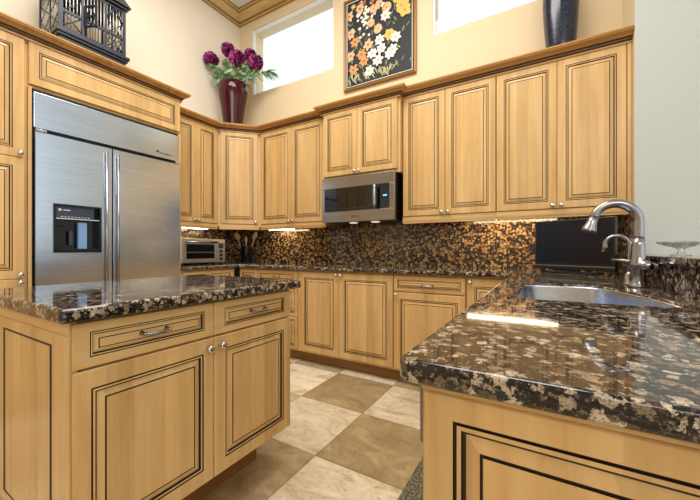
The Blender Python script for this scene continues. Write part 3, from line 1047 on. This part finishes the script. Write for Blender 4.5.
# ------------------------------------------------------------------ burgundy vase with flowers
VX, VY, VZ = -3.19, 2.66, 2.4015
M['burgundy'] = mat('burgundy_glaze', (62, 6, 20), 0.06, 0, 0.4)
b = MB(); b.lathe([(0.001, 0), (0.095, 0), (0.10, 0.01), (0.11, 0.14), (0.13, 0.3), (0.152, 0.43), (0.166, 0.53), (0.168, 0.58), (0.158, 0.62), (0.135, 0.645), (0.118, 0.65), (0.11, 0.645), (0.12, 0.62), (0.14, 0.56), (0.1, 0.1), (0.001, 0.05)], (0, 0, 0), 40)
vase = tag(b.build('vase', 'burgundy'), 'large glossy burgundy vase holding purple flowers on the corner cabinet', 'vase')
vase.location = (VX, VY, VZ)
M['petal_magenta'] = mat('magenta_petal', (196, 62, 150), 0.55)
M['petal_plum'] = mat('plum_petal', (124, 30, 96), 0.55)
M['petal_dark'] = mat('dark_plum_petal', (46, 14, 44), 0.6)
M['stem_green'] = mat('stem_green', (110, 136, 84), 0.55)
M['leaf_green'] = mat('leaf_green', (112, 146, 96), 0.5)
M['leaf_blue'] = mat('blue_green_leaf', (160, 186, 166), 0.5)
RT = Vector((0.861, 0.5086, 0)); FD = Vector((-0.5086, 0.861, 0))


def pompom(mb, c, rad):
    n = 190
    for i in range(n):
        h = 1 - 2 * (i + .5) / n
        a = i * 2.39996
        s = math.sqrt(max(0, 1 - h * h))
        nrm = Vector((s * math.cos(a), s * math.sin(a), h))
        t1 = nrm.cross(Vector((0.2, 0.1, 1))).normalized(); t2 = nrm.cross(t1)
        rr = rad * random.uniform(.86, 1.04)
        base_, tip = c + nrm * rr * 0.55, c + nrm * rr
        w = rad * 0.17
        tw_ = random.uniform(0, PI)
        u = t1 * math.cos(tw_) + t2 * math.sin(tw_); v = nrm.cross(u)
        k = len(mb.v)
        mb.v += [tuple(base_), tuple(base_ + nrm * rr * .25 + u * w + v * w * .4), tuple(tip + u * w * .55 - v * w * .3), tuple(tip - u * w * .55 - v * w * .3), tuple(base_ + nrm * rr * .25 - u * w + v * w * .4)]
        mb.face((k, k + 1, k + 2, k + 3, k + 4), random.choice([0, 0, 1, 1, 1, 2]))
    mb.lathe([(0.001, -rad * .6), (rad * .4, -rad * .45), (rad * .62, 0), (rad * .4, rad * .45), (0.001, rad * .6)], tuple(c), 12, 2)


def leafblade(mb, p, d, ln, wd, mi):
    d = d.normalized(); sd = d.cross(Vector((random.uniform(-1, 1), random.uniform(-1, 1), random.uniform(-.3, 1)))).normalized()
    droop = Vector((0, 0, -ln * .25))
    k = len(mb.v)
    mb.v += [tuple(p), tuple(p + d * ln * .35 + sd * wd), tuple(p + d * ln * .7 + sd * wd * .7 + droop * .4), tuple(p + d * ln + droop), tuple(p + d * ln * .7 - sd * wd * .7 + droop * .4), tuple(p + d * ln * .35 - sd * wd)]
    mb.face((k, k + 1, k + 2, k + 3, k + 4, k + 5), mi)


# blooms: (pixel-free) offsets right / up from the vase mouth, depth, radius
BL = [(-0.26, 0.286, 0.00, 0.092, 'purple pompom flower farthest left in the burgundy vase'),
      (-0.083, 0.440, 0.06, 0.086, 'topmost purple pompom flower in the burgundy vase'),
      (0.079, 0.250, -0.09, 0.098, 'purple pompom flower low in the middle of the burgundy vase'),
      (0.190, 0.370, 0.05, 0.078, 'upper of the two touching purple pompom flowers on the right'),
      (0.275, 0.240, -0.02, 0.096, 'lower and farthest right of the two touching purple pompom flowers')]
mouth = Vector((VX, VY, VZ + 0.645))
for dr, up, dp_, rad, lab in BL:
    tip = mouth + RT * dr + Vector((0, 0, up)) + FD * dp_
    root0 = mouth + (tip - mouth) * 0.12 + Vector((0, 0, -0.12)) - FD * 0.02
    root0.z = mouth.z - 0.10
    r = thing('flower', lab, 'flower', tuple(root0), 0, 'purple flowers in the burgundy vase')
    lt = tip - root0
    b = MB(); b.tube([(0, 0, 0), tuple(lt * 0.5 + Vector((0, 0, 0.03))), tuple(lt)], 0.006, 8); b.build('stem', 'stem_green', r)
    b = MB(); pompom(b, lt, rad); b.build('bloom', ['petal_magenta', 'petal_plum', 'petal_dark'], r)
    b = MB()
    for k in range(34):
        tpos = lt * random.uniform(.28, .88)
        dirn = RT * random.uniform(-1, 1) + FD * random.uniform(-.7, .7) + Vector((0, 0, random.uniform(-.5, .6)))
        leafblade(b, tpos, dirn, random.uniform(.07, .15), random.uniform(.010, .02), random.choice([0, 0, 1]))
    b.build('foliage', ['leaf_green', 'leaf_blue'], r)
# a long spray of grass-like leaves to the right
r = thing('leaf_spray', 'green leafy spray reaching right from the burgundy vase towards the window', 'foliage', tuple(mouth - Vector((0, 0, .1))))
b = MB(); pts = [Vector((0, 0, 0)), RT * .12 + Vector((0, 0, .17)), RT * .30 + Vector((0, 0, .22)), RT * .46 + Vector((0, 0, .25))]
b.tube([tuple(p) for p in pts], [.005, .004, .003, .002], 8); b.build('stem', 'stem_green', r)
b = MB()
for k in range(70):
    t_ = random.uniform(.25, 1)
    i = min(int(t_ * 3), 2); p = pts[i].lerp(pts[i + 1], t_ * 3 - i)
    leafblade(b, p, RT * random.uniform(.2, 1) + FD * random.uniform(-.7, .7) + Vector((0, 0, random.uniform(-.8, .8))), random.uniform(.07, .14), .010, random.choice([0, 0, 1]))
b.build('foliage', ['leaf_green', 'leaf_blue'], r)
r = thing('leaf_spray', 'green leafy spray drooping left over the rim of the burgundy vase', 'foliage', tuple(mouth - Vector((0, 0, .1))))
b = MB(); pts = [Vector((0, 0, 0)), RT * -.08 + Vector((0, 0, .16)), RT * -.18 + Vector((0, 0, .2))]
b.tube([tuple(p) for p in pts], [.005, .004, .002], 8); b.build('stem', 'stem_green', r)
b = MB()
for k in range(60):
    t_ = random.uniform(.3, 1)
    i = min(int(t_ * 2), 1); p = pts[i].lerp(pts[i + 1], t_ * 2 - i)
    leafblade(b, p, RT * random.uniform(-1, .3) + FD * random.uniform(-.8, .8) + Vector((0, 0, random.uniform(-.9, .7))), random.uniform(.08, .15), .013, random.choice([0, 1, 1]))
b.build('foliage', ['leaf_green', 'leaf_blue'], r)

# ------------------------------------------------------------------ dark vase, right
M['midnight'] = mat('mottled_midnight_glaze', (20, 26, 44), 0.18, 0, 0.6)
t = NT(M['midnight'])
t.l(t.ramp(t.noise(t.mapping((60, 60, 60)), 1.0, 4, 0.7), [(0.4, (10, 13, 24)), (0.62, (34, 44, 72))]), t.b.inputs['Base Color'])
b = MB(); b.lathe([(0.001, 0), (0.075, 0), (0.08, 0.01), (0.088, 0.15), (0.101, 0.33), (0.108, 0.48), (0.106, 0.58), (0.09, 0.66), (0.062, 0.70), (0.06, 0.74), (0.078, 0.77), (0.07, 0.77), (0.052, 0.73), (0.001, 0.6)], (0, 0, 0), 36)
o = tag(b.build('vase', 'midnight'), 'tall midnight blue vase on the right-hand cabinets below the second window', 'vase')
o.location = (0.106, 2.865, 2.4015); o.scale = (1.07, 1.07, 1)

# ------------------------------------------------------------------ birdcage on the refrigerator cabinet
CGX0, CGX1, CGY0, CGY1 = -3.335, -2.955, 0.955, 1.385
Z0 = 2.4275
M['inkwood'] = mat('ink_blue_painted_wood', (34, 38, 54), 0.4)
M['wire'] = mat('pale_cage_wire', (196, 190, 180), 0.35, 0.5)
r = thing('birdcage', 'dark wooden house-shaped birdcage on top of the refrigerator cabinet', 'birdcage', ((CGX0 + CGX1) / 2, (CGY0 + CGY1) / 2, Z0), PI / 2)
hx, hy = (CGY1 - CGY0) / 2, (CGX1 - CGX0) / 2      # local x runs along the wall, local -y faces the room
b = MB()
b.box(-hx - .0, -hy - .0, 0, hx, hy, .17)
b.box(-hx - .012, -hy - .012, .17, hx + .012, hy + .012, .19)
b.box(-hx - .022, -hy - .022, .19, hx + .022, hy + .022, .215)
b.build('plinth', 'inkwood', r, 0.004)
ze = 0.60
b = MB()
p = .011
for x in (-hx + p, hx - p):
    for y in (-hy + p, hy - p):
        b.box(x - p, y - p, .215, x + p, y + p, ze)
for y in (-hy + p, hy - p):
    for x in (-0.075, 0.075):
        b.box(x - .008, y - .008, .215, x + .008, y + .008, ze)
    for z in (.232, .36, ze - .012):
        b.box(-hx + 2 * p, y - .007, z - .01, hx - 2 * p, y + .007, z + .01)
for x in (-hx + p, hx - p):
    for z in (.232, ze - .012):
        b.box(x - .007, -hy + 2 * p, z - .01, x + .007, hy - 2 * p, z + .01)
    b.box(x - .006, -.006, .24, x + .006, .006, ze)
    for (z0, z1) in ((.24, .38), (.38, .50)):       # lattice on the end walls
        b.tube([(x, -hy + p, z0), (x, 0, z1)], .005, 6); b.tube([(x, hy - p, z0), (x, 0, z1)], .005, 6)
        b.tube([(x, -hy + p, z1), (x, 0, z0)], .005, 6); b.tube([(x, hy - p, z1), (x, 0, z0)], .005, 6)
for sx in (-1, 1):                                  # pointed arches of the front bays
    for y in (-hy + p,):
        xa, xb = (.083, hx - 2 * p) if sx > 0 else (-hx + 2 * p, -.083)
        xm = (xa + xb) / 2
        b.tube([(xa, y, .48), (xm, y, .575)], .009, 6); b.tube([(xb, y, .48), (xm, y, .575)], .009, 6)
        b.tube([(xa, y, .25), (xb, y, .35)], .0045, 6); b.tube([(xb, y, .25), (xa, y, .35)], .0045, 6)
        b.tube([(xa, y, .36), (xb, y, .47)], .0045, 6); b.tube([(xb, y, .36), (xa, y, .47)], .0045, 6)
b.build('frame', 'inkwood', r)
for nm, fixed, rng, ax in (('wire_bars', -hy + p, hx, 'x'), ('wire_bars', hy - p, hx, 'x'), ('wire_bars', -hx + p, hy, 'y'), ('wire_bars', hx - p, hy, 'y')):
    b = MB(); n = 20 if ax == 'x' else 16
    for i in range(1, n):
        t_ = -rng + 2 * rng * i / n
        q0 = (t_, fixed, .22) if ax == 'x' else (fixed, t_, .22)
        q1 = (t_, fixed, ze) if ax == 'x' else (fixed, t_, ze)
        b.tube([q0, q1], .0032, 6)
    b.build(nm, 'wire', r)
# the little door, standing open
b = MB()
for (x0, z0, x1, z1) in ((0, 0, .012, .16), (.088, 0, .1, .16), (.012, 0, .088, .012), (.012, .148, .088, .16), (.012, .074, .088, .086)):
    b.box(x0, -.006, z0, x1, .006, z1)
b.tube([(.012, 0, .08), (.05, 0, .148)], .004, 6); b.tube([(.05, 0, .148), (.088, 0, .08)], .004, 6); b.tube([(.088, 0, .08), (.05, 0, .012)], .004, 6); b.tube([(.05, 0, .012), (.012, 0, .08)], .004, 6)
b.build('cage_door', 'inkwood', r, 0, (-.065, -hy + p - .012, .30), (0, 0, -1.15))
b = MB()
ov = .03
b.box(-hx - .014, -hy - .014, ze, hx + .014, hy + .014, ze + .02)
b.build('eave_board', 'inkwood', r)
b = MB()
tri = [(-hy - ov, ze + .02), (hy + ov, ze + .02), (0, ze + .26)]
rings = [[(x, y, z) for y, z in tri] for x in (-hx - ov, hx + ov)]
b.loops(rings, 0); b.build('roof', 'inkwood', r)
b = MB(); b.lathe([(0.001, 0), (.03, 0), (.03, .1), (.04, .105), (.001, .18)], (.05, 0, ze + .22), 8); b.build('cupola', 'inkwood', r)

# ------------------------------------------------------------------ floor mat
M['mat'] = mat('pebbled_mat', (90, 84, 66), 0.85)
t = NT(M['mat'])
t.l(t.ramp(t.noise(t.mapping((90, 90, 90)), 1.0, 4, 0.75), [(0.36, (34, 32, 26)), (0.5, (92, 86, 66)), (0.64, (150, 142, 116))]), t.b.inputs['Base Color'])
o = tag(MB().box(-0.535, 1.02, 0.0005, -0.125, 2.0, 0.012).build('kitchen_mat', 'mat', None, 0.004), 'dark pebbled mat on the tile floor beside the peninsula', 'mat')
